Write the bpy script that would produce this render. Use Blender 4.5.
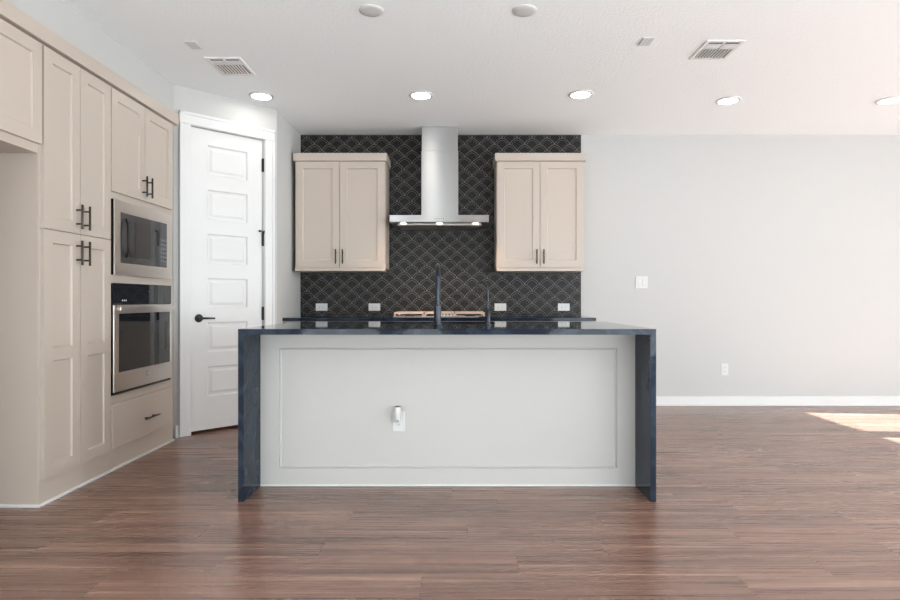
import bpy, bmesh, math, random
from mathutils import Vector, Matrix
R = math.radians
random.seed(4)
for o in list(bpy.data.objects): bpy.data.objects.remove(o)
S = bpy.context.scene
COL = S.collection

# ------------------------------------------------------------------ camera, sky, sun, daylight, exposure
F = 600.0                       # focal length in pixels of the 900-pixel frame
CAMZ = 1.071
cam = bpy.data.cameras.new('camera'); cam.sensor_width = 36; cam.lens = 24; cam.shift_x = -7/900
cam_o = bpy.data.objects.new('camera', cam); COL.objects.link(cam_o)
cam_o.location = (0, 0, CAMZ); cam_o.rotation_euler = (R(90), 0, 0); cam.clip_start = .05
S.camera = cam_o

W = bpy.data.worlds.new('sky'); S.world = W; W.use_nodes = True
wn = W.node_tree.nodes['Background']; wn.inputs[0].default_value = (.75, .87, 1, 1); wn.inputs[1].default_value = 1.5

sun = bpy.data.lights.new('sun', 'SUN'); sun.energy = 46; sun.angle = R(.2); sun.color = (.94, .98, 1)
sun_o = bpy.data.objects.new('sun', sun); COL.objects.link(sun_o)
sun_o.rotation_euler = Vector((-1, .13, -.3925)).to_track_quat('-Z', 'Y').to_euler()

def daylight_fill(x, y, z, sx, sz, power, direction, col=(.875, .955, .985)):
    l = bpy.data.lights.new('daylight_fill', 'AREA'); l.shape = 'RECTANGLE'; l.size = sx; l.size_y = sz
    l.energy = power; l.color = col
    o = bpy.data.objects.new('daylight_fill', l); COL.objects.link(o); o.location = (x, y, z)
    o.rotation_euler = Vector(direction).to_track_quat('-Z', 'Y').to_euler()
# windows in the right wall: y from, y to, sill height
RWIN = [(4.175, 5.086, .75), (3.14, 4.05, .75), (-.9, 1.5, .75)]  # last window is unseen, added to even out the light
WZ1 = 2.125
for a, b, z in RWIN:
    daylight_fill(8.72, (a+b)/2, (z+WZ1)/2, b-a, WZ1-z, 53*(b-a)*(WZ1-z), (-1, -.75, .4))
BWIN = [(-2.0, -1.0), (-.70, -.20), (1.2, 6.4)]                          # added glazing behind the camera for fill, the narrow one to streak the chimney
for a, b in BWIN:
    daylight_fill((a+b)/2, -1.62, .85, b-a, 1.3, 37*(b-a), (0, 1, .9), (.875, .955, .985))  # added lamps set low and aimed up to brighten the ceiling

vs = S.view_settings
vs.view_transform = 'Standard'; vs.look = 'None'; vs.gamma = 1; vs.use_curve_mapping = False
vs.exposure = 0.52
S.cycles.max_bounces = 12; S.cycles.diffuse_bounces = 8; S.cycles.glossy_bounces = 5
S.cycles.use_denoising = True; S.cycles.denoising_prefilter = 'NONE'; S.cycles.sample_clamp_indirect = 6

# ------------------------------------------------------------------ materials
def new_mat(name):
    m = bpy.data.materials.new(name); m.use_nodes = True
    nt = m.node_tree
    return m, nt, nt.nodes['Principled BSDF']
def N(nt, typ, **kw):
    n = nt.nodes.new(typ)
    for k, v in kw.items(): setattr(n, k, v)
    return n
def L(nt, a, b): nt.links.new(a, b)
def math_n(nt, op, a, b=None, c=None, clamp=False):
    n = nt.nodes.new('ShaderNodeMath'); n.operation = op; n.use_clamp = clamp
    for i, v in enumerate((a, b, c)):
        if v is None: continue
        if isinstance(v, (int, float)): n.inputs[i].default_value = v
        else: nt.links.new(v, n.inputs[i])
    return n.outputs[0]
def mixc(nt, fac, a, b):
    n = nt.nodes.new('ShaderNodeMix'); n.data_type = 'RGBA'
    for i, v in ((0, fac), (6, a), (7, b)):
        if isinstance(v, (int, float)): n.inputs[i].default_value = v
        elif isinstance(v, tuple): n.inputs[i].default_value = (*v, 1)
        else: nt.links.new(v, n.inputs[i])
    return n.outputs[2]
def simple(name, col, rough=.5, metal=0, spec=.5, bump=None, vary=0):
    m, nt, p = new_mat(name)
    p.inputs['Base Color'].default_value = (*col, 1)
    p.inputs['Roughness'].default_value = rough; p.inputs['Metallic'].default_value = metal
    p.inputs['Specular IOR Level'].default_value = spec
    tc = N(nt, 'ShaderNodeTexCoord')
    if bump:
        sc, st, dist = bump
        nz = N(nt, 'ShaderNodeTexNoise'); nz.inputs['Scale'].default_value = sc; nz.inputs['Detail'].default_value = 3
        L(nt, tc.outputs['Object'], nz.inputs['Vector'])
        b = N(nt, 'ShaderNodeBump'); b.inputs['Strength'].default_value = st; b.inputs['Distance'].default_value = dist
        L(nt, nz.outputs['Fac'], b.inputs['Height']); L(nt, b.outputs[0], p.inputs['Normal'])
    if vary:
        nz = N(nt, 'ShaderNodeTexNoise'); nz.inputs['Scale'].default_value = 3
        L(nt, tc.outputs['Object'], nz.inputs['Vector'])
        f = math_n(nt, 'MULTIPLY_ADD', nz.outputs['Fac'], vary*2, 1-vary)
        hs = N(nt, 'ShaderNodeHueSaturation'); hs.inputs['Color'].default_value = (*col, 1)
        L(nt, f, hs.inputs['Value']); L(nt, hs.outputs[0], p.inputs['Base Color'])
    return m

M = {}
M['wall'] = simple('wall_paint', (.515, .514, .502), .85, spec=.2, bump=(90, .12, .004))
M['ceiling'] = simple('ceiling_texture', (.91, .935, .935), .95, spec=.1, bump=(55, .45, .006))
M['bounce_wall'] = simple('bounce_wall_paint', (.86, .86, .86), .85, spec=.2)  # unseen walls made whiter than the rest to bounce more light
M['trim'] = simple('trim_paint', (.70, .70, .69), .4, spec=.4)
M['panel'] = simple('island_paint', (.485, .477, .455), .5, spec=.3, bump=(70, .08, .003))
M['cabinet'] = simple('taupe_cabinet_paint', (.495, .427, .366), .38, spec=.45, vary=.01)
M['black'] = simple('black_metal', (.018, .017, .017), .35, metal=.6)
M['bronze'] = simple('dark_bronze', (.05, .04, .034), .35, metal=.8)
M['gunmetal'] = simple('gunmetal_finish', (.018, .022, .030), .24, metal=.6)
M['plastic'] = simple('white_plastic', (.62, .62, .61), .35)
M['plastic_gap'] = simple('slot_dark', (.12, .12, .12), .6)
M['slot'] = simple('slot_grey', (.45, .45, .45), .6)
M['cavity'] = simple('dark_cavity', (.012, .012, .012), .8)
M['register'] = simple('register_enamel', (.80, .79, .77), .45)
M['duct_shade'] = simple('duct_shade_sheet', (.30, .298, .29), .7)
M['warm_grate'] = simple('warm_lit_grate_metal', (.62, .44, .34), .32, metal=.85)  # warm hood light is put into this coppery base colour
M['burner'] = simple('burner_cap', (.025, .022, .02), .45)
M['chrome'] = simple('chrome_knob', (.82, .80, .78), .29, metal=1)
M['vent_black'] = simple('appliance_black', (.01, .01, .011), .25)
M['mesh_filter'] = simple('filter_steel', (.35, .33, .31), .35, metal=.9)
M['badge'] = simple('badge_grey', (.16, .17, .19), .3, metal=.6)
M['icon'] = simple('icon_white', (.75, .75, .75), .5)

def glossy_dark(name, col, rough):
    m = simple(name, col, rough, spec=.6); return m
M['glass_dark'] = glossy_dark('oven_glass', (.012, .013, .015), .03)
M['glass_mw'] = glossy_dark('microwave_glass', (.04, .04, .042), .04)

# quartz: near black blue with faint soft veining
m, nt, p = new_mat('dark_quartz')
tc = N(nt, 'ShaderNodeTexCoord'); nz = N(nt, 'ShaderNodeTexNoise'); nz.inputs['Scale'].default_value = 2.2; nz.inputs['Detail'].default_value = 5; nz.inputs['Distortion'].default_value = 1.6
L(nt, tc.outputs['Object'], nz.inputs['Vector'])
v = math_n(nt, 'ABSOLUTE', math_n(nt, 'SUBTRACT', nz.outputs['Fac'], .5))
v = math_n(nt, 'SUBTRACT', 1, math_n(nt, 'MULTIPLY', v, 14), clamp=True)
L(nt, mixc(nt, math_n(nt, 'MULTIPLY', v, .35), (.014, .020, .031), (.06, .085, .118)), p.inputs['Base Color'])
p.inputs['Roughness'].default_value = .03; p.inputs['Specular IOR Level'].default_value = .09
M['quartz'] = m

# brushed steel
def steel(name, col, rough, aniso):
    m, nt, p = new_mat(name)
    p.inputs['Base Color'].default_value = (*col, 1); p.inputs['Metallic'].default_value = 1
    p.inputs['Anisotropic'].default_value = aniso; p.inputs['Anisotropic Rotation'].default_value = .25
    tg = N(nt, 'ShaderNodeTangent'); tg.direction_type = 'RADIAL'; tg.axis = 'Z'; L(nt, tg.outputs[0], p.inputs['Tangent'])
    p.inputs['Roughness'].default_value = rough
    return m
M['steel'] = steel('brushed_steel', (.43, .426, .42), .295, .99)
M['steel_mw'] = simple('warm_brushed_steel', (.66, .61, .57), .29, 1)

# fan shaped tile with thin double grout lines, measured in metres
m, nt, p = new_mat('fan_tile')
tc = N(nt, 'ShaderNodeTexCoord'); sx = N(nt, 'ShaderNodeSeparateXYZ'); L(nt, tc.outputs['Object'], sx.inputs[0])
PW, PH = .152, .0645
zr = math_n(nt, 'DIVIDE', sx.outputs['Z'], PH)
row = math_n(nt, 'FLOOR', zr); u = math_n(nt, 'FRACT', zr)
par = math_n(nt, 'MULTIPLY', math_n(nt, 'FLOORED_MODULO', row, 2), .5)
xr = math_n(nt, 'ADD', math_n(nt, 'DIVIDE', sx.outputs['X'], PW), par)
dx = math_n(nt, 'MULTIPLY', math_n(nt, 'SUBTRACT', math_n(nt, 'FRACT', xr), .5), 2)
PE = 1.5
d = math_n(nt, 'POWER', math_n(nt, 'ADD', math_n(nt, 'POWER', math_n(nt, 'ABSOLUTE', dx), PE), math_n(nt, 'POWER', u, PE)), 1/PE)
def line(at, w):
    return math_n(nt, 'LESS_THAN', math_n(nt, 'ABSOLUTE', math_n(nt, 'SUBTRACT', d, at)), w)
l1 = line(1.0, .017); l2 = line(.69, .015)
g = math_n(nt, 'MAXIMUM', l1, math_n(nt, 'MULTIPLY', l2, .8))
tid = N(nt, 'ShaderNodeTexWhiteNoise', noise_dimensions='2D'); cb = N(nt, 'ShaderNodeCombineXYZ')
L(nt, math_n(nt, 'FLOOR', xr), cb.inputs[0]); L(nt, row, cb.inputs[1]); L(nt, cb.outputs[0], tid.inputs['Vector'])
base = mixc(nt, tid.outputs['Value'], (.010, .0095, .0095), (.017, .016, .0155))
L(nt, mixc(nt, g, base, (.30, .27, .24)), p.inputs['Base Color'])
p.inputs['Roughness'].default_value = .42; p.inputs['Specular IOR Level'].default_value = .22
M['tile'] = m

# vinyl plank floor, boards along x, 0.18 m wide
m, nt, p = new_mat('plank_floor')
tc = N(nt, 'ShaderNodeTexCoord'); sx = N(nt, 'ShaderNodeSeparateXYZ'); L(nt, tc.outputs['Object'], sx.inputs[0])
yr = math_n(nt, 'DIVIDE', math_n(nt, 'ADD', sx.outputs['Y'], .01), .18)
row = math_n(nt, 'FLOOR', yr); fy = math_n(nt, 'FRACT', yr)
wn1 = N(nt, 'ShaderNodeTexWhiteNoise', noise_dimensions='1D'); L(nt, row, wn1.inputs['W'])
xr = math_n(nt, 'ADD', math_n(nt, 'DIVIDE', sx.outputs['X'], 1.22), wn1.outputs['Value'])
px = math_n(nt, 'FLOOR', xr); fx = math_n(nt, 'FRACT', xr)
cb = N(nt, 'ShaderNodeCombineXYZ'); L(nt, px, cb.inputs[0]); L(nt, row, cb.inputs[1])
wn2 = N(nt, 'ShaderNodeTexWhiteNoise', noise_dimensions='2D'); L(nt, cb.outputs[0], wn2.inputs['Vector'])
pid = wn2.outputs['Value']
def grain(sx_, sy_, detail, dist, off):
    c = N(nt, 'ShaderNodeCombineXYZ')
    L(nt, math_n(nt, 'MULTIPLY_ADD', sx.outputs['X'], sx_, math_n(nt, 'MULTIPLY', pid, off)), c.inputs[0])
    L(nt, math_n(nt, 'MULTIPLY', sx.outputs['Y'], sy_), c.inputs[1]); L(nt, math_n(nt, 'MULTIPLY', pid, off*1.7), c.inputs[2])
    n = N(nt, 'ShaderNodeTexNoise'); n.inputs['Scale'].default_value = 1; n.inputs['Detail'].default_value = detail
    n.inputs['Distortion'].default_value = dist; n.inputs['Roughness'].default_value = .55
    L(nt, c.outputs[0], n.inputs['Vector']); return n.outputs['Fac']
g1 = grain(.55, 17, 4, .5, 37.0); g2 = grain(1.3, 62, 3, .2, 71.0)
gg = math_n(nt, 'ADD', math_n(nt, 'MULTIPLY', g1, .68), math_n(nt, 'MULTIPLY', g2, .32))
cr = N(nt, 'ShaderNodeValToRGB'); L(nt, gg, cr.inputs[0])
e = cr.color_ramp.elements
e[0].position = .32; e[0].color = (.105, .060, .047, 1)
e[1].position = .70; e[1].color = (.42, .285, .222, 1)
k = e.new(.46); k.color = (.190, .110, .085, 1)
k = e.new(.56); k.color = (.245, .145, .110, 1)
hs = N(nt, 'ShaderNodeHueSaturation'); L(nt, cr.outputs[0], hs.inputs['Color']); hs.inputs['Saturation'].default_value = 1.12
L(nt, math_n(nt, 'MULTIPLY_ADD', pid, .26, .82), hs.inputs['Value'])
seam = math_n(nt, 'MAXIMUM', math_n(nt, 'LESS_THAN', fy, .012), math_n(nt, 'LESS_THAN', fx, .0022))
L(nt, mixc(nt, math_n(nt, 'MULTIPLY', seam, .8), hs.outputs[0], (.05, .03, .025)), p.inputs['Base Color'])
L(nt, math_n(nt, 'MULTIPLY_ADD', g2, .10, .23), p.inputs['Roughness'])
p.inputs['Specular IOR Level'].default_value = .8
bp = N(nt, 'ShaderNodeBump'); bp.inputs['Strength'].default_value = .08; bp.inputs['Distance'].default_value = .002
L(nt, math_n(nt, 'SUBTRACT', math_n(nt, 'MULTIPLY', g2, .3), seam), bp.inputs['Height']); L(nt, bp.outputs[0], p.inputs['Normal'])
M['floor'] = m

def emit(name, col, strength):
    m, nt, p = new_mat(name)
    p.inputs['Base Color'].default_value = (*col, 1); p.inputs['Emission Color'].default_value = (*col, 1)
    p.inputs['Emission Strength'].default_value = strength
    return m
M['lens'] = emit('downlight_lens', (1, .95, .88), 21)
M['hood_lens'] = emit('hood_lamp_lens', (1, .86, .70), 5)

m = bpy.data.materials.new('window_glass'); m.use_nodes = True; nt = m.node_tree; nt.nodes.clear()
out = N(nt, 'ShaderNodeOutputMaterial'); tr = N(nt, 'ShaderNodeBsdfTransparent'); gl = N(nt, 'ShaderNodeBsdfGlossy'); mx = N(nt, 'ShaderNodeMixShader')
gl.inputs['Roughness'].default_value = 0.02; mx.inputs[0].default_value = .06
L(nt, tr.outputs[0], mx.inputs[1]); L(nt, gl.outputs[0], mx.inputs[2]); L(nt, mx.outputs[0], out.inputs[0])
M['window_glass'] = m

# ------------------------------------------------------------------ mesh helpers
class MB:
    def __init__(s): s.bm = bmesh.new()
    def _add(s, b):
        me = bpy.data.meshes.new('t'); b.to_mesh(me); b.free(); s.bm.from_mesh(me); bpy.data.meshes.remove(me)
    def box(s, x0, x1, y0, y1, z0, z1, bev=0, seg=2):
        b = bmesh.new()
        bmesh.ops.create_cube(b, size=1, matrix=Matrix.Translation(((x0+x1)/2, (y0+y1)/2, (z0+z1)/2)) @ Matrix.Diagonal((abs(x1-x0), abs(y1-y0), abs(z1-z0), 1)))
        if bev: bmesh.ops.bevel(b, geom=b.edges[:], offset=bev, segments=seg, profile=.5, affect='EDGES')
        s._add(b); return s
    def cyl(s, p0, p1, r, r2=None, n=20, bev=0):
        p0, p1 = Vector(p0), Vector(p1); d = p1-p0
        b = bmesh.new()
        q = d.to_track_quat('Z', 'Y').to_matrix().to_4x4()
        bmesh.ops.create_cone(b, cap_ends=True, segments=n, radius1=r, radius2=r if r2 is None else r2, depth=d.length, matrix=Matrix.Translation((p0+p1)/2) @ q)
        if bev:
            ed = [e for e in b.edges if len(e.link_faces) == 2 and any(len(f.verts) > 4 for f in e.link_faces)]
            bmesh.ops.bevel(b, geom=ed, offset=bev, segments=2, profile=.5, affect='EDGES')
        s._add(b); return s
    def lathe(s, prof, n=28, c=(0, 0, 0)):
        b = bmesh.new(); rings = []
        for r, z in prof:
            if r < 1e-6: rings.append([b.verts.new((c[0], c[1], c[2]+z))])
            else: rings.append([b.verts.new((c[0]+r*math.cos(2*math.pi*i/n), c[1]+r*math.sin(2*math.pi*i/n), c[2]+z)) for i in range(n)])
        for A, B in zip(rings, rings[1:]):
            for i in range(n):
                j = (i+1) % n
                if len(A) == 1 and len(B) == 1: continue
                if len(A) == 1: b.faces.new((A[0], B[j], B[i]))
                elif len(B) == 1: b.faces.new((A[i], A[j], B[0]))
                else: b.faces.new((A[i], A[j], B[j], B[i]))
        bmesh.ops.recalc_face_normals(b, faces=b.faces[:]); s._add(b); return s
    def tube(s, pts, rad, n=14):
        pts = [Vector(p) for p in pts]; b = bmesh.new(); rings = []
        rad = rad if isinstance(rad, list) else [rad]*len(pts)
        up = None
        for i, p_ in enumerate(pts):
            t = (pts[min(i+1, len(pts)-1)]-pts[max(i-1, 0)]).normalized()
            if up is None: up = t.orthogonal().normalized()
            up = (up - t*up.dot(t)).normalized(); w = t.cross(up)
            rings.append([b.verts.new(p_+(up*math.cos(2*math.pi*k/n)+w*math.sin(2*math.pi*k/n))*rad[i]) for k in range(n)])
        for A, B in zip(rings, rings[1:]):
            for k in range(n): b.faces.new((A[k], A[(k+1) % n], B[(k+1) % n], B[k]))
        b.faces.new(rings[0][::-1]); b.faces.new(rings[-1])
        bmesh.ops.recalc_face_normals(b, faces=b.faces[:]); s._add(b); return s
    def prism(s, poly, z0, z1):
        b = bmesh.new()
        A = [b.verts.new((x, y, z0)) for x, y in poly]; B = [b.verts.new((x, y, z1)) for x, y in poly]
        b.faces.new(A[::-1]); b.faces.new(B); n = len(poly)
        for i in range(n): b.faces.new((A[i], A[(i+1) % n], B[(i+1) % n], B[i]))
        bmesh.ops.recalc_face_normals(b, faces=b.faces[:]); s._add(b); return s
    def slab(s, w, h, t, panels, rings, y0=0):
        """front at y0 facing -y, panels (x0,x1,z0,z1) in one column, each a chain of (inset, depth) rings; back at y0+t"""
        b = bmesh.new()
        V = lambda x, y, z: b.verts.new((x, y0+y, z))
        def quad(x0, x1, z0, z1, y=0):
            b.faces.new((V(x0, y, z0), V(x1, y, z0), V(x1, y, z1), V(x0, y, z1)))
        px0, px1 = panels[0][0], panels[0][1]
        quad(0, px0, 0, h); quad(px1, w, 0, h)
        zs = [0]
        for q in sorted(panels, key=lambda q: q[2]): zs += [q[2], q[3]]
        zs.append(h)
        for i in range(0, len(zs), 2): quad(px0, px1, zs[i], zs[i+1])
        for (x0, x1, z0, z1) in panels:
            prev = None
            for ins, dep in [(0, 0)]+rings:
                cur = [V(x0+ins, dep, z0+ins), V(x1-ins, dep, z0+ins), V(x1-ins, dep, z1-ins), V(x0+ins, dep, z1-ins)]
                if prev:
                    for i in range(4): b.faces.new((prev[i], prev[(i+1) % 4], cur[(i+1) % 4], cur[i]))
                prev = cur
            b.faces.new(prev)
        f = [V(0, 0, 0), V(w, 0, 0), V(w, 0, h), V(0, 0, h)]; k = [V(0, t, 0), V(w, t, 0), V(w, t, h), V(0, t, h)]
        for i in range(4): b.faces.new((f[(i+1) % 4], f[i], k[i], k[(i+1) % 4]))
        b.faces.new(k[::-1])
        bmesh.ops.remove_doubles(b, verts=b.verts[:], dist=1e-5)
        s._add(b); return s
    def move(s, x=0, y=0, z=0):
        bmesh.ops.translate(s.bm, verts=s.bm.verts[:], vec=(x, y, z)); return s
    def build(s, name, mat, parent=None, smooth=False, loc=None):
        me = bpy.data.meshes.new(name); s.bm.to_mesh(me); s.bm.free()
        for m_ in (mat if isinstance(mat, list) else [mat]): me.materials.append(m_)
        if smooth:
            for p_ in me.polygons: p_.use_smooth = True
            try: me.set_sharp_from_angle(angle=R(40))
            except Exception: pass
        o = bpy.data.objects.new(name, me); COL.objects.link(o)
        if parent: o.parent = parent
        if loc: o.location = loc
        return o

def tag(o, label=None, cat=None, group=None, kind=None):
    if label: o['label'] = label
    if cat: o['category'] = cat
    if group: o['group'] = group
    if kind: o['kind'] = kind
    return o
def thing(name, label, cat, loc=(0, 0, 0), rz=0, group=None, kind=None):
    o = bpy.data.objects.new(name, None); COL.objects.link(o); o.empty_display_size = .1
    o.location = loc; o.rotation_euler = (0, 0, rz)
    return tag(o, label, cat, group, kind)
def copy_tree(o, parent=None):
    c = o.copy(); COL.objects.link(c)
    if parent: c.parent = parent
    for ch in [x for x in bpy.data.objects if x.parent == o]: copy_tree(ch, c)
    return c
def struct(mb, name, mat, label=None, cat=None, parent=None):
    o = mb.build(name, mat, parent)
    if parent is None: tag(o, label, cat, kind='structure')
    return o

# ------------------------------------------------------------------ the room
CEIL = 2.743; BACK = 6.08; LX = -2.20; RX = 8.50; REAR = -1.4; LB = -2.86
DA = (-2.20, 4.655); DB = (-1.584, 5.271)                      # the diagonal pantry wall
struct(MB().box(LB-.15, RX+.15, REAR-.15, BACK+.15, -.12, 0), 'floor', M['floor'], 'brown wood plank floor running through the room', 'floor')
struct(MB().box(LB-.15, RX+.15, REAR-.15, BACK+.15, CEIL, CEIL+.12), 'ceiling', M['ceiling'], 'white textured ceiling', 'ceiling')
struct(MB().box(DB[0], RX+.15, BACK, BACK+.15, 0, CEIL), 'wall_back', M['wall'], 'plain white wall behind the kitchen and to its right', 'wall')
# left wall: deep wall behind the cabinets, soffit above them, thick wall nearer than the fridge alcove
struct(MB().box(LB, LX, 2.15, 4.66, 2.487, CEIL), 'wall_soffit', M['wall'], 'white wall strip above the tall taupe cabinets', 'wall')
struct(MB().box(LB-.15, LB, REAR, 4.66, 0, CEIL), 'wall_left', M['wall'], 'white wall at the back of the empty alcove', 'wall')
struct(MB().box(LB, LX+.06, REAR, 2.15, 0, CEIL), 'wall_left_near', M['bounce_wall'], 'white wall left of the camera', 'wall')
# pantry walls: diagonal with door opening and the short return
s2 = math.sqrt(.5)
def dpt(t, n=0):      # along the diagonal (metres) and n metres into the pantry
    return (DA[0]+t*s2-n*s2, DA[1]+t*s2+n*s2)
DLEN = (DB[0]-DA[0])/s2
D0, D1, DH = .134, .748, 2.452    # door leaf along the diagonal, height
mb = MB()
mb.prism([dpt(0), dpt(D0-.02), dpt(D0-.02, .11), (DA[0]-.30, DA[1]+.11), (DA[0]-.30, DA[1])], 0, CEIL)
mb.prism([dpt(D1+.02), dpt(DLEN), (DB[0], BACK), (DB[0]-.11, BACK), dpt(DLEN-.05, .11), dpt(D1+.02, .11)], 0, CEIL)
mb.prism([dpt(D0-.02), dpt(D1+.02), dpt(D1+.02, .11), dpt(D0-.02, .11)], DH+.02, CEIL)
mb.box(LB-.15, DB[0], BACK, BACK+.15, 0, CEIL).box(LB-.15, LB, 4.66, BACK, 0, CEIL)
struct(mb, 'wall_pantry', M['wall'], 'white diagonal corner wall around the panelled door', 'wall')
# right wall with windows
mb = MB(); y = REAR
for a, b, z in sorted(RWIN):
    mb.box(RX, RX+.15, y, a, 0, CEIL); mb.box(RX, RX+.15, a, b, 0, z); mb.box(RX, RX+.15, a, b, WZ1, CEIL); y = b
mb.box(RX, RX+.15, y, BACK, 0, CEIL)
struct(mb, 'wall_right', M['bounce_wall'], 'white wall with windows right of the picture', 'wall')
mb = MB(); x = LB-.15
for a, b in BWIN:
    mb.box(x, a, REAR-.15, REAR, 0, CEIL); mb.box(a, b, REAR-.15, REAR, 0, .2); mb.box(a, b, REAR-.15, REAR, 2.3, CEIL); x = b
mb.box(x, RX+.15, REAR-.15, REAR, 0, CEIL)
struct(mb, 'wall_rear', M['bounce_wall'], 'white wall behind the camera', 'wall')
def window(n, along, a, b, z0, z1):
    w = .05
    def bx(m_, u0, u1, d0, d1, q0, q1):
        if along == 'y': m_.box(RX+.04+d0, RX+.04+d1, u0, u1, q0, q1)
        else: m_.box(u0, u1, REAR-.11+d0, REAR-.11+d1, q0, q1)
    f = MB()
    bx(f, a, a+w, 0, .06, z0, z1); bx(f, b-w, b, 0, .06, z0, z1); bx(f, a+w, b-w, 0, .06, z0, z0+w); bx(f, a+w, b-w, 0, .06, z1-w, z1)
    if along == 'x' and b-a > 2: bx(f, (a+b)/2-.03, (a+b)/2+.03, 0, .06, z0+w, z1-w)
    fo = struct(f, 'window_%d' % n, M['trim'], 'unseen white framed window lighting the room', 'window')
    g_ = MB(); bx(g_, a+w, b-w, .027, .033, z0+w, z1-w); g_.build('pane', M['window_glass'], fo)
for i, (a, b, z) in enumerate(RWIN): window(i+1, 'y', a, b, z, WZ1)
for i, (a, b) in enumerate(BWIN): window(i+4, 'x', a, b, .2, 2.3)

def base_prof(x0, x1, y):      # baseboard along x facing -y
    return MB().box(x0, x1, y-.014, y, 0, .095, .003).box(x0, x1, y-.020, y, 0, .018, .004)
struct(base_prof(1.30, RX, BACK), 'baseboard_back', M['trim'], 'white baseboard along the plain back wall', 'baseboard')
struct(MB().box(RX-.014, RX, REAR+.02, BACK-.022, 0, .095, .003), 'baseboard_right', M['trim'], 'white baseboard along the window wall', 'baseboard')
b = base_prof(.008, D0-.098, 0).build('baseboard_pantry', M['trim']); b.location = (*DA, 0); b.rotation_euler = (0, 0, R(45))
tag(b, 'short white baseboard between cabinets and door casing', 'baseboard', kind='structure')

# pantry door: leaf, casing, lever, hinges (local x along the diagonal, -y to the room)
door = thing('door_1', 'white six-panel pantry door with black lever in the diagonal wall', 'door', (*DA, 0), R(45), kind='structure')
lw = D1-D0-.006; lh = DH-.028
pans = [(.132, lw-.134, 2.326-.359*k-.242-.024, 2.326-.359*k-.024) for k in range(6)]
MB().slab(lw, lh, .035, pans, [(.010, .011), (.024, .011), (.042, .003)]).build('door_leaf', M['trim'], door, loc=(D0+.003, .016, .024))
cs = MB()
for (x0, x1) in ((D0-.095, D0-.006), (D1+.006, D1+.095)):
    cs.box(x0, x1, -.018, 0, 0, DH+.005, .004); 
    o_ = x0 if x0 < .3 else x1-.022
    cs.box(o_, o_+.022, -.024, 0, 0, DH+.005, .004)
cs.box(D0-.095, D1+.095, -.018, 0, DH+.005, DH+.098, .004); cs.box(D0-.095, D1+.095, -.025, 0, DH+.076, DH+.098, .004)
cs.build('casing', M['trim'], door)
jb = MB().box(D0-.018, D0-.001, -.002, .11, 0, DH+.018).box(D1+.001, D1+.018, -.002, .11, 0, DH+.018).box(D0-.001, D1+.001, -.002, .11, DH+.002, DH+.018)
jb.box(D0-.001, D0+.012, .053, .066, 0, DH).box(D1-.012, D1+.001, .053, .066, 0, DH).box(D0+.012, D1-.012, .053, .066, DH-.012, DH+.002)
jb.build('jamb', M['trim'], door)
lv = MB().cyl((0, -.006, 0), (0, .0, 0), .033, n=28, bev=.002).cyl((0, -.04, 0), (0, -.004, 0), .010)
lv.tube([(0, -.042, 0), (.03, -.046, .0), (.07, -.046, -.001), (.112, -.043, -.002)], [.0085, .0085, .0075, .0065])
lv.build('lever_handle', M['black'], door, True, loc=(D0+.066, .014, .925))
for i, z in enumerate((2.235, 1.595, .955, .315)):
    hb = MB().box(-.010, .010, -.004, .012, -.055, .055).cyl((0, -.008, -.058), (0, -.008, .058), .008)
    if i == 1:
        hb.tube([(0, -.008, .062), (-.01, -.02, .066), (-.04, -.032, .066)], .005).cyl((-.04, -.034, .066), (-.052, -.04, .066), .009).cyl((0, -.008, .045), (0, -.008, .075), .011)
        hb.cyl((0, -.01, .066), (.018, -.02, .066), .008)
    hb.build('hinge', M['black'], door, True, loc=(D1-.001, .012, z))

# ------------------------------------------------------------------ cabinets
RING = [(.004, .009), (.010, .010)]
def pull_mb(length, vertical=True):
    h = length/2; q = .039; m_ = MB()
    if vertical:
        m_.cyl((0, -.033, -h), (0, -.033, h), .0062, n=14, bev=.001)
        for z in (-q, q): m_.cyl((0, -.033, z), (0, .0, z), .005, n=12)
    else:
        m_.cyl((-h, -.033, 0), (h, -.033, 0), .0062, n=14, bev=.001)
        for x in (-q*1.3, q*1.3): m_.cyl((x, -.033, 0), (x, .0, 0), .005, n=12)
    return m_
def shaker(parent, x0, x1, z0, z1, fr=.066, pull=None, rail=None):
    w, h = x1-x0, z1-z0
    pans = [(fr, w-fr, fr, h-fr)] if rail is None else [(fr, w-fr, fr, rail-z0-.034), (fr, w-fr, rail-z0+.034, h-fr)]
    d_ = MB().slab(w, h, .019, pans, RING).build('door', M['cabinet'], parent, loc=(x0, -.020, z0))
    if pull:
        px_, pz_, pm = pull
        pull_mb(.138).build('bar_pull', pm, d_, True, loc=(px_-x0, 0, pz_-z0))
    return d_
FX = -2.16       # face frame plane of the tall cabinets; doors stand 20 mm proud
BODY = .66       # body depth
g_ = .0025
TOP = 2.404
# cabinet over the refrigerator alcove
c1 = thing('alcove_cabinet', 'short taupe cabinet high above the empty refrigerator alcove at left edge', 'cabinet', (FX, 2.17, 0), R(90))
MB().box(.002, .926, 0, BODY, 1.828, TOP).build('body', M['cabinet'], c1)
shaker(c1, .004, .4615, 1.874, 2.392); shaker(c1, .4645, .926-g_, 1.874, 2.392)
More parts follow.
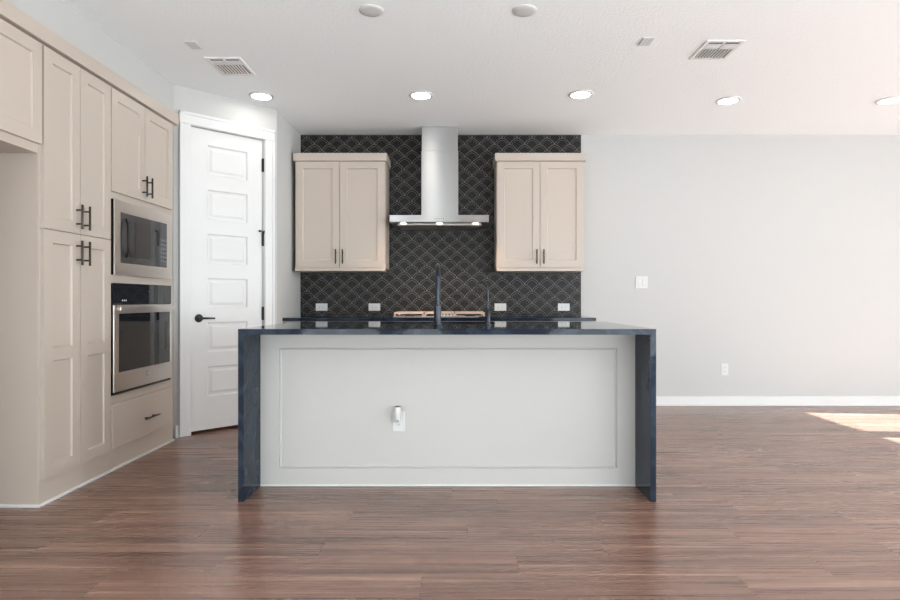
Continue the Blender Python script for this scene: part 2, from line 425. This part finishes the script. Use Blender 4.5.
# pantry cabinet
c2 = thing('pantry_cabinet', 'tall taupe pantry cabinet with four doors beside the alcove', 'cabinet', (FX, 3.10, 0), R(90))
MB().box(0, .612, 0, BODY, 0, TOP).box(-.002, 0, .004, .03, 0, TOP).build('body', M['cabinet'], c2)
PL = .309
for (z0, z1, pz) in ((.135, 1.440, 1.336), (1.445, 2.392, 1.538)):
    shaker(c2, g_+.008, PL-g_, z0, z1, pull=(PL-.034, pz, M['bronze']), rail=.784 if z0 < 1 else None); shaker(c2, PL+g_, .612-g_, z0, z1, pull=(PL+.036, pz, M['bronze']), rail=.784 if z0 < 1 else None)
MB().box(0, .612, -.010, 0, 0, .016, .003).box(-.010, 0, -.010, BODY, 0, .016, .003).build('shoe_moulding', M['trim'], c2)
# oven cabinet (open cavities for the appliances)
c3 = thing('oven_cabinet', 'tall taupe cabinet housing the microwave and oven next to the white door', 'cabinet', (FX, 3.714, 0), R(90))
CW = .845; OX0, OX1 = .022, .778
bd = MB().box(0, OX0+.012, 0, BODY, 0, TOP).box(OX1-.012, CW, 0, BODY, 0, TOP).box(OX0+.012, OX1-.012, BODY-.02, BODY, 0, TOP)
for z0, z1 in ((0, .470), (1.160, 1.245), (1.690, TOP)): bd.box(OX0+.012, OX1-.012, 0, BODY-.02, z0, z1)
bd.build('body', M['cabinet'], c3)
OC = .402
shaker(c3, g_+.002, OC-g_, 1.750, 2.392, pull=(OC-.034, 1.843, M['black'])); shaker(c3, OC+g_, .803, 1.750, 2.392, pull=(OC+.036, 1.843, M['black']))
dr = MB().slab(.800-g_, .285, .019, [(.012, .788-g_, .012, .273)], [(.003, -.0015), (.006, -.002)]).build('drawer', M['cabinet'], c3, loc=(g_, -.020, .137))
pull_mb(.19, False).build('bar_pull', M['black'], dr, True, loc=(.445, 0, .126))
MB().box(0, CW+.02, -.010, 0, 0, .016, .003).build('shoe_moulding', M['trim'], c3)
# crown over all three
cr_ = MB().box(2.17, 4.575, 0, .60, 0, .081).box(2.17, 4.585, -.036, 0, -.001, .081, .003)
cr_.bm.transform(Matrix.Rotation(R(90), 4, 'Z'))
o = cr_.build('crown_moulding', M['cabinet'], loc=(FX, 0, TOP+.001)); tag(o, 'flat taupe crown board running over the tall left cabinets', 'moulding')

AX0, AX1 = .013, .770
# microwave in trim kit (local x along the cabinet, -y into the room)
mw = thing('microwave', 'stainless built-in microwave above the wall oven', 'microwave', (FX, 3.714, 0), R(90))
z0, z1 = 1.228, 1.702
fr = MB(); gx0, gx1, gz0, gz1 = .084, .694, 1.307, 1.628
fr.box(AX0, AX1, -.031, -.026, gz1, z1, .001).box(AX0, AX1, -.031, -.026, z0, gz0, .001).box(AX0, gx0, -.031, -.026, gz0, gz1, .001).box(gx1, AX1, -.031, -.026, gz0, gz1, .001)
fr.build('trim_frame', M['steel_mw'], mw)
MB().box(AX0+.001, AX1-.001, -.0255, -.0008, z0+.001, z1-.001).box(AX0+.03, AX1-.03, 0, .40, 1.25, 1.685).build('housing', M['vent_black'], mw)
dw = MB().box(gx0+.002, .575, -.030, -.0258, gz0+.002, gz1-.002, .001).build('door', M['glass_mw'], mw)
MB().tube([(.152, -.030, 1.345), (.135, -.050, 1.375), (.128, -.056, 1.467), (.135, -.050, 1.56), (.152, -.030, 1.59)], .008).build('handle', M['black'], dw, True)  # added bar shaped after a dark curved reflection in the glass
MB().box(.190, .540, -.0306, -.030, 1.348, 1.590).build('viewing_window', M['glass_dark'], dw)
cp = MB().box(.578, gx1-.002, -.030, -.0258, gz0+.002, gz1-.002, .001).build('control_panel', M['glass_mw'], mw)
kb = MB()
for r_ in range(6):
    for q in range(3): kb.box(.602+.031*q, .624+.031*q, -.0306, -.030, 1.345+.030*r_, 1.357+.030*r_)
kb.build('keypad', M['badge'], cp)
MB().box(.600, .688, -.0306, -.030, 1.560, 1.600).build('display', M['glass_dark'], cp)

# wall oven
ov = thing('wall_oven', 'stainless wall oven with dark glass below the microwave', 'oven', (FX, 3.714, 0), R(90))
MB().box(AX0+.001, AX1-.001, -.019, -.0008, .476, 1.176).box(AX0+.03, AX1-.03, 0, .55, .49, 1.15).build('chassis', M['vent_black'], ov)
pn = MB().box(AX0, AX1, -.024, -.0195, 1.045, 1.178, .001).build('control_panel', M['glass_dark'], ov)
ic = MB()
for q, w in ((0, .014), (.022, .010), (.040, .012)):
    ic.box(.112+q, .112+q+w, -.0246, -.024, 1.066, 1.070)
    ic.box(.112+q+w/2-.002, .112+q+w/2+.002, -.0246, -.024, 1.062, 1.075)
ic.build('button_marks', M['icon'], pn)
MB().box(.44, .455, -.0246, -.024, 1.128, 1.133).build('indicator', M['badge'], pn)
dgx0, dgx1, dgz0, dgz1 = .068, .742, .614, .985
dd = MB().box(AX0, AX1, -.030, -.0195, dgz1, 1.040, .003).box(AX0, AX1, -.030, -.0195, .494, dgz0, .003).box(AX0, dgx0, -.030, -.0195, dgz0, dgz1, .003).box(dgx1, AX1, -.030, -.0195, dgz0, dgz1, .003)
dd = dd.build('oven_door', M['steel_mw'], ov)
MB().box(dgx0, dgx1, -.028, -.0198, dgz0, dgz1).build('door_glass', M['glass_dark'], dd)
hh = MB().box(.024, .752, -.066, -.054, 1.000, 1.030, .004, 3).box(.075, .105, -.055, -.029, 1.003, 1.025, .002).box(.713, .743, -.055, -.029, 1.003, 1.025, .002)
hh.build('handle', M['steel_mw'], dd, True)
bg = MB().cyl((.413, -.0325, .568), (.413, -.029, .568), .017, n=28, bev=.001)
bg.build('badge', M['badge'], dd, True)
MB().tube([(.413+.012*math.cos(a), -.0328, .568+.012*math.sin(a)) for a in [i*math.pi/12 for i in range(25)]], .0012, 6).tube([(.407, -.0328, .571), (.409, -.0328, .564), (.412, -.0328, .566), (.411, -.0328, .572), (.415, -.0328, .564), (.419, -.0328, .566), (.417, -.0328, .571)], .001, 6).build('badge_monogram', M['icon'], dd, True)

# wall cabinets either side of the hood
def wall_cabinet(x0, x1, label):
    w = x1-x0
    t = thing('wall_cabinet', label, 'cabinet', (x0, BACK-.33-.011, 0), 0, None)
    MB().box(0, w, 0, .328, 1.352, 2.396).build('body', M['cabinet'], t)
    MB().box(.0, w, -.018, .328, 1.347, 1.378, .002).build('light_rail', M['cabinet'], t)
    MB().box(-.016, w+.016, -.034, .328, 2.396, 2.470, .003).build('crown', M['cabinet'], t)
    c = w/2-.004
    shaker(t, .008, c-g_, 1.384, 2.391, pull=(c-.033, 1.484, M['bronze'])); shaker(t, c+g_, w-.008, 1.384, 2.391, pull=(c+.033, 1.484, M['bronze']))
    return t
wall_cabinet(-1.545, -.685, 'taupe two-door wall cabinet left of the range hood')
wall_cabinet(.378, 1.213, 'taupe two-door wall cabinet right of the range hood')

# backsplash
o = MB().box(-1.582, 1.255, BACK-.010, BACK, .911, CEIL-.001).build('tile_backsplash', M['tile'])
tag(o, 'dark fan-patterned tile backsplash behind the range hood', 'backsplash')

# range hood
HX = -.166
hd = thing('range_hood', 'stainless chimney range hood between the two wall cabinets', 'range hood', (HX, BACK-.011, 0))
hy = -.489
MB().box(-.462, .462, hy, 0, 1.797, 1.862, .002).build('canopy', M['steel'], hd)
MB().box(-.178, .178, -.299, 0, 1.862, 2.505, .004).build('lower_chimney', M['steel'], hd)
MB().box(-.174, .174, -.295, 0, 2.505, CEIL-.001, .004).build('upper_chimney', M['steel'], hd)
MB().box(-.395, .395, hy+.085, -.03, 1.774, 1.797, .004).build('filter_tray', M['mesh_filter'], hd)
for i in range(5): MB().cyl((-.04+.02*i, hy-.002, 1.829), (-.04+.02*i, hy+.001, 1.829), .005, n=14).build('button', M['badge'], hd)
for x in (-.34, 0, .34):
    ring = MB().lathe([(.030, -.004), (.037, -.004), (.037, .003), (.030, .003), (.030, -.004)], 24).build('lamp', M['chrome'], hd, True, loc=(x, hy+.055, 1.795))
    MB().cyl((0, 0, -.003), (0, 0, .002), .030, n=24).build('lens', M['hood_lens'], ring)
    l = bpy.data.lights.new('hood_light', 'SPOT'); l.energy = 12; l.color = (1, .70, .46); l.spot_size = R(140); l.spot_blend = .7; l.shadow_soft_size = .03
    lo = bpy.data.objects.new('hood_light', l); COL.objects.link(lo); lo.location = (HX+x, BACK-.011+hy+.055, 1.785); lo.rotation_euler = (R(-20), 0, 0)

# back counter, base cabinets, cooktop
CT = .910
o = MB().box(-1.582, 1.262, 5.44, BACK-.011, CT-.03, CT, .002).build('countertop', M['quartz']); tag(o, 'thin dark quartz counter along the tiled wall', 'countertop')
def base_cabinet(x0, x1, drawers, label):
    w = x1-x0
    t = thing('base_cabinet', label, 'cabinet', (x0, 5.485, 0))
    MB().box(0, w, 0, BACK-5.485, .10, CT-.031).box(0, w, .06, BACK-5.485, 0, .10).build('body', M['cabinet'], t)
    if drawers:
        for z0, z1 in ((.115, .44), (.445, .70), (.705, .875)):
            d_ = MB().slab(w-.01, z1-z0, .019, [(.05, w-.06, .05, z1-z0-.05)], RING).build('drawer', M['cabinet'], t, loc=(.005, -.020, z0))
            pull_mb(.19, False).build('bar_pull', M['bronze'], d_, True, loc=(w/2, 0, (z1-z0)/2))
    else:
        shaker(t, .005, w/2-.002, .115, .875, pull=(w/2-.035, .78, M['bronze'])); shaker(t, w/2+.002, w-.005, .115, .875, pull=(w/2+.035, .78, M['bronze']))
base_cabinet(-1.578, -.66, False, 'taupe base cabinet under the left end of the back counter')
base_cabinet(-.655, .335, True, 'taupe drawer base cabinet under the cooktop')
base_cabinet(.34, 1.245, False, 'taupe base cabinet under the right end of the back counter')

ck = thing('gas_cooktop', 'low stainless gas cooktop set on the back counter below the hood', 'cooktop', (HX+.005, 5.452, CT))
MB().box(-.425, .425, 0, .50, .0008, .011, .004).build('tray', M['steel'], ck)
for i in range(3):
    x0 = -.415+.278*i; gr = MB()
    for yy in (.02, .17, .33, .46): gr.box(x0, x0+.272, yy, yy+.014, .034, .050, .002)
    for xx in (0, .129, .258): gr.box(x0+xx, x0+xx+.014, .02, .474, .034, .048, .002)
    for xx in (.0, .258):
        for yy in (.02, .46): gr.box(x0+xx, x0+xx+.014, yy, yy+.014, .011, .036, .002)
    gr.build('grate', M['warm_grate'], ck)
for x, yy, r_ in ((-.28, .13, .035), (-.28, .36, .045), (-.06, .22, .055), (.28, .13, .040), (.28, .36, .035)):
    MB().lathe([(0, .011), (r_+.01, .011), (r_+.008, .020), (r_, .022), (r_, .030), (r_-.006, .033), (0, .033)], 24, (x, yy, 0)).build('burner', M['burner'], ck, True)
for x in (.045, .075, .105, .135, .015):
    MB().cyl((x, .055, .011), (x, .055, .031), .012, .010, n=18, bev=.002).build('knob', M['chrome'], ck, True)

# horizontal outlets on the backsplash
def outlet_plate(name, label, w, h, horizontal, loc, group=None, cat='outlet'):
    t = thing(name, label, cat, loc, 0, group)
    MB().box(-w/2, w/2, -.006, -.0006, -h/2, h/2, .002).build('cover_plate', M['plastic'], t)
    a, b = (.034, .017) if horizontal else (.017, .034)
    rc = MB().box(-a, a, -.0085, -.006, -b, b, .001).build('receptacle', M['plastic'], t)
    for s_ in (-1, 1):
        sl = MB()
        cx, cz = (s_*.019, 0) if horizontal else (0, s_*.019)
        if horizontal: sl.prism([(cx-.006, -.0088), (cx+.004, -.0088), (cx+.004, -.0084), (cx-.006, -.0084)], -.007, .007)
        else: sl.prism([(-.007, -.0088), (.007, -.0088), (.007, -.0084), (-.007, -.0084)], cz-.004, cz+.006)
        sl.build('slot', M['slot'], rc)
    return t
for px_, lab in ((321.7, 'white horizontal outlet on dark tile, nearest the pantry side wall'), (374.5, 'white horizontal outlet on dark tile just left of the cooktop'),
                 (500.4, 'white horizontal outlet on dark tile just right of the slim faucet'), (563.7, 'white horizontal outlet on dark tile nearest the plain right wall')):
    outlet_plate('wall_outlet', lab, .118, .074, True, ((px_-457)/98.85, BACK-.010, .999))

# ------------------------------------------------------------------ island
CT = .917
IF, IB = 3.181, 4.29; IX0, IX1 = -1.161, 1.056; IP = 3.450
SX0, SX1, SY0, SY1 = -.49, .25, 3.84, 4.20        # sink cut-out
ct = MB()
ct.box(IX0, IX1, IF, SY0, CT-.03, CT).box(IX0, IX1, SY1, IB, CT-.03, CT).box(IX0, SX0, SY0, SY1, CT-.03, CT).box(SX1, IX1, SY0, SY1, CT-.03, CT)
ct.box(IX0, IX0+.03, IF, IB, 0.001, CT-.03).box(IX1-.03, IX1, IF, IB, 0.001, CT-.03)
o = ct.build('waterfall_countertop', M['quartz']); tag(o, 'dark blue-black quartz island top with waterfall sides down to the floor', 'countertop')
isl = thing('island_cabinet', 'white panelled kitchen island body under the dark waterfall top', 'kitchen island', (IX0+.031, IP, 0))
iw = IX1-IX0-.062; ih = CT-.031
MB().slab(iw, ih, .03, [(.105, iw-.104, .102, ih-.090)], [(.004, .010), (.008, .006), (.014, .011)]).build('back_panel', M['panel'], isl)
MB().box(0, iw, -.008, -.0005, .001, .012, .003).build('shoe_moulding', M['trim'], isl)
MB().box(0, .02, .03, .80, .001, ih).box(iw-.02, iw, .03, .80, .001, ih).box(.02, iw-.02, .03, .78, .08, .10).box(.02, iw-.02, .72, .74, .001, .08).build('carcass', M['cabinet'], isl)
n_ = 4; dw_ = iw/n_
for i in range(n_):
    d_ = MB().slab(dw_-.006, .76, .019, [(.06, dw_-.066, .06, .70)], RING).build('door', M['cabinet'], isl, loc=(dw_*(i+1)-.003, .82, .105)); d_.rotation_euler = (0, 0, math.pi)
    pull_mb(.138).build('bar_pull', M['bronze'], d_, True, loc=(.035 if i % 2 else dw_-.04, 0, .66))
sk = MB()
sk.box(SX0-.012, SX0, SY0-.012, SY1+.012, CT-.24, CT-.031).box(SX1, SX1+.012, SY0-.012, SY1+.012, CT-.24, CT-.031)
sk.box(SX0, SX1, SY0-.012, SY0, CT-.24, CT-.031).box(SX0, SX1, SY1, SY1+.012, CT-.24, CT-.031).box(SX0, SX1, SY0, SY1, CT-.24, CT-.228)
o = thing('kitchen_sink', 'undermount steel sink let into the island top behind the faucet', 'sink', (0, 0, 0))
sk.build('basin', M['steel'], o)
MB().lathe([(0, .001), (.035, .001), (.045, .004), (.045, 0), (0, 0)], 24, ((SX0+SX1)/2, 4.06, CT-.228)).build('drain', M['chrome'], o, True)

# tall faucet: straight column, spout arching away from the seating side
fc = thing('kitchen_faucet', 'tall dark gooseneck faucet standing on the island top', 'faucet', (-.119, 3.66, CT))
MB().lathe([(0, .0008), (.027, .0008), (.027, .006), (.0232, .010), (.0228, .118), (.0165, .124), (.0160, .14), (0, .14)], 28).build('body', M['gunmetal'], fc, True)
arc = [(0, 0, .135), (0, 0, .20), (0, 0, .285)]
for i in range(1, 13):
    a = math.pi*i/12; arc.append((0, .085-.085*math.cos(a), .285+.085*math.sin(a)))
MB().tube(arc+[(0, .17, .25)], .0145, 16).build('spout', M['gunmetal'], fc, True)
MB().cyl((0, .17, .15), (0, .17, .252), .017, .0175, n=20, bev=.003).build('spray_head', M['gunmetal'], fc, True)
MB().cyl((0, .018, .06), (0, .045, .066), .012, n=16).tube([(0, .04, .066), (0, .06, .08), (0, .085, .125)], .005).build('lever', M['gunmetal'], fc, True)

# slim water filter faucet, spout turned to the left
ff = thing('filter_faucet', 'slim black curved filter faucet right of the tall faucet', 'faucet', (.188, 3.66, CT))
MB().lathe([(0, .0008), (.023, .0008), (.023, .005), (.016, .009), (.0155, .075), (.011, .09), (.007, .10), (0, .10)], 24).build('body', M['gunmetal'], ff, True)
pts = [(0, 0, .085), (0, 0, .15), (-.001, 0, .20)]
for i in range(1, 11):
    a = math.pi*.95*i/10; pts.append((-.036+.036*math.cos(a), 0, .212+.052*math.sin(a)))
MB().tube(pts, .0066, 12).build('spout', M['gunmetal'], ff, True)
e_ = pts[-1]; MB().cyl((e_[0], 0, e_[2]-.022), (e_[0]+.003, 0, e_[2]+.004), .0075, n=14, bev=.001).build('spout_tip', M['black'], ff, True)
MB().cyl((0, 0, .048), (-.020, 0, .048), .008, n=14).tube([(-.018, 0, .048), (-.035, 0, .050), (-.055, 0, .047)], [.006, .005, .004]).build('lever', M['black'], ff, True)

# outlet on the island back with a plug-in freshener
oy = IP+.012
ot = outlet_plate('wall_outlet', 'white upright outlet low on the white island panel', .072, .116, False, ((398.8-457)/173, oy, .372))
pf = thing('plug_in_freshener', 'small white plug-in device in the island outlet', 'plug-in device', ((398.5-457)/173, oy-.009, .402))
MB().box(-.012, .012, -.022, -.0002, -.020, .010, .004).box(-.017, .017, -.030, -.010, -.034, .004, .008, 3).build('plug_body', M['plastic'], pf, True)
MB().lathe([(0, -.012), (.016, -.012), (.0195, -.006), (.0205, .015), (.0205, .056), (.019, .060), (0, .060)], 24, (0, -.036, 0)).build('bottle_cap', M['plastic'], pf, True)
MB().lathe([(0, .0605), (.016, .0605), (.015, .064), (0, .064)], 24, (0, -.036, 0)).build('vent_top', M['plastic_gap'], pf, True)
MB().cyl((0, -.0325, -.020), (0, -.030, -.020), .0045, n=12).build('sensor', M['plastic_gap'], pf, True)

# ------------------------------------------------------------------ right part of the back wall
sw = thing('light_switch', 'white two-gang rocker switch on the plain wall right of the backsplash', 'switch', ((641.6-457)/98.7, BACK, 1.250))
MB().box(-.060, .060, -.007, -.0006, -.060, .060, .002).build('cover_plate', M['plastic'], sw)
for x in (-.023, .023):
    MB().box(x-.0185, x+.0185, -.0075, -.0065, -.035, .035).build('rocker_gap', M['slot'], sw)  # grey sheet drawn for the shaded gap round each rocker
    k_ = MB().box(-.0165, .0165, -.010, -.006, -.033, .033, .001); k_.build('rocker', M['plastic'], sw, loc=(x, 0, 0))
outlet_plate('wall_outlet', 'white upright outlet low on the plain right wall above baseboard', .073, .118, False, ((724.6-457)/98.7, BACK, .367))

# ------------------------------------------------------------------ ceiling fittings
LAMP = [(-1.602, 4.91, 'recessed ceiling light nearest the pantry door'), (-.293, 4.89, 'recessed ceiling light in front of the hood chimney'), (1.004, 4.87, 'recessed ceiling light above the right wall cabinet, third from the left'),
        (2.268, 5.02, 'recessed ceiling light above the plain wall, second from the right edge'), (3.615, 5.02, 'recessed ceiling light nearest the right edge')]
def downlight(x, y, lab):
    t = thing('recessed_light', 'round lit '+lab, 'ceiling light', (x, y, CEIL), 0, 'recessed ceiling lights')
    MB().lathe([(.076, -.0006), (.100, -.0006), (.098, -.008), (.080, -.012), (.076, -.010), (.076, -.0006)], 40).build('trim_ring', M['plastic'], t, True)
    MB().cyl((0, 0, -.009), (0, 0, -.0006), .0755, n=40).build('lens', M['lens'], t)
for a_ in LAMP: downlight(*a_)

def register(x0, x1, y0, y1, label):
    w, h = x1-x0, y1-y0
    t = thing('ceiling_vent', label, 'vent', (x0, y0, CEIL), 0, 'ceiling air vents')
    b_ = .024
    f = MB().box(0, w, 0, b_, -.008, -.0006, .003).box(0, w, h-b_, h, -.008, -.0006, .003).box(0, b_, b_, h-b_, -.008, -.0006, .003).box(w-b_, w, b_, h-b_, -.008, -.0006, .003)
    f.build('frame', M['register'], t)
    MB().box(b_, w-b_, b_, h-b_, -.0012, -.0006).build('duct_shade', M['duct_shade'], t)  # flat grey sheet, its colour stands in for shade inside the vent
    ys = b_+.095; fins = MB()
    fins.box(b_, w-b_, ys-.006, ys+.006, -.009, -.001).box(w/2-.006, w/2+.006, b_, ys-.006, -.009, -.001)
    n = 3
    for i in range(n):
        yy = b_+.030+i*.024
        fins.prism([(b_, yy), (w-b_, yy), (w-b_, yy+.014), (b_, yy+.014)], -.009, -.0065)
    n = 9
    for i in range(n):
        xx = b_+.010+i*(w-2*b_-.012)/n
        bm_ = MB().box(xx, xx+.0035, ys+.006, h-b_, -.010, -.0015)
        me = bpy.data.meshes.new('t'); bm_.bm.to_mesh(me); bm_.bm.free(); fins.bm.from_mesh(me)
    fins.build('louvers', M['register'], t)
register(-1.742, -1.490, 4.125, 4.455, 'white ceiling vent near the pantry door and left cabinets')
register(1.607, 1.857, 3.854, 4.160, 'white ceiling vent above the right open floor')

for x, lab in ((-.494, 'round white blank cover on the ceiling, left of two above the island'), (.390, 'round white blank cover on the ceiling, right of two above the island')):
    o = MB().lathe([(0, -.014), (.045, -.013), (.062, -.010), (.070, -.005), (.071, -.0006), (0, -.0006)], 40).build('round_cover', M['plastic'], None, True, loc=(x, 3.462, CEIL))
    tag(o, lab, 'ceiling cover', 'round blank covers on the ceiling')
for x, y, lab in ((-1.725, 3.927, 'small white blank plate on the ceiling beside the left vent'), (1.222, 3.872, 'small white blank plate on the ceiling left of the right vent')):
    t = thing('blank_plate', lab, 'ceiling cover', (x, y, CEIL), 0, 'small blank plates on the ceiling')
    MB().box(-.036, .036, -.059, .059, -.007, -.0006, .002).build('plate', M['plastic'], t)
    for s_ in (-1, 1): MB().cyl((0, s_*.042, -.0085), (0, s_*.042, -.006), .003, n=10).build('screw', M['register'], t)
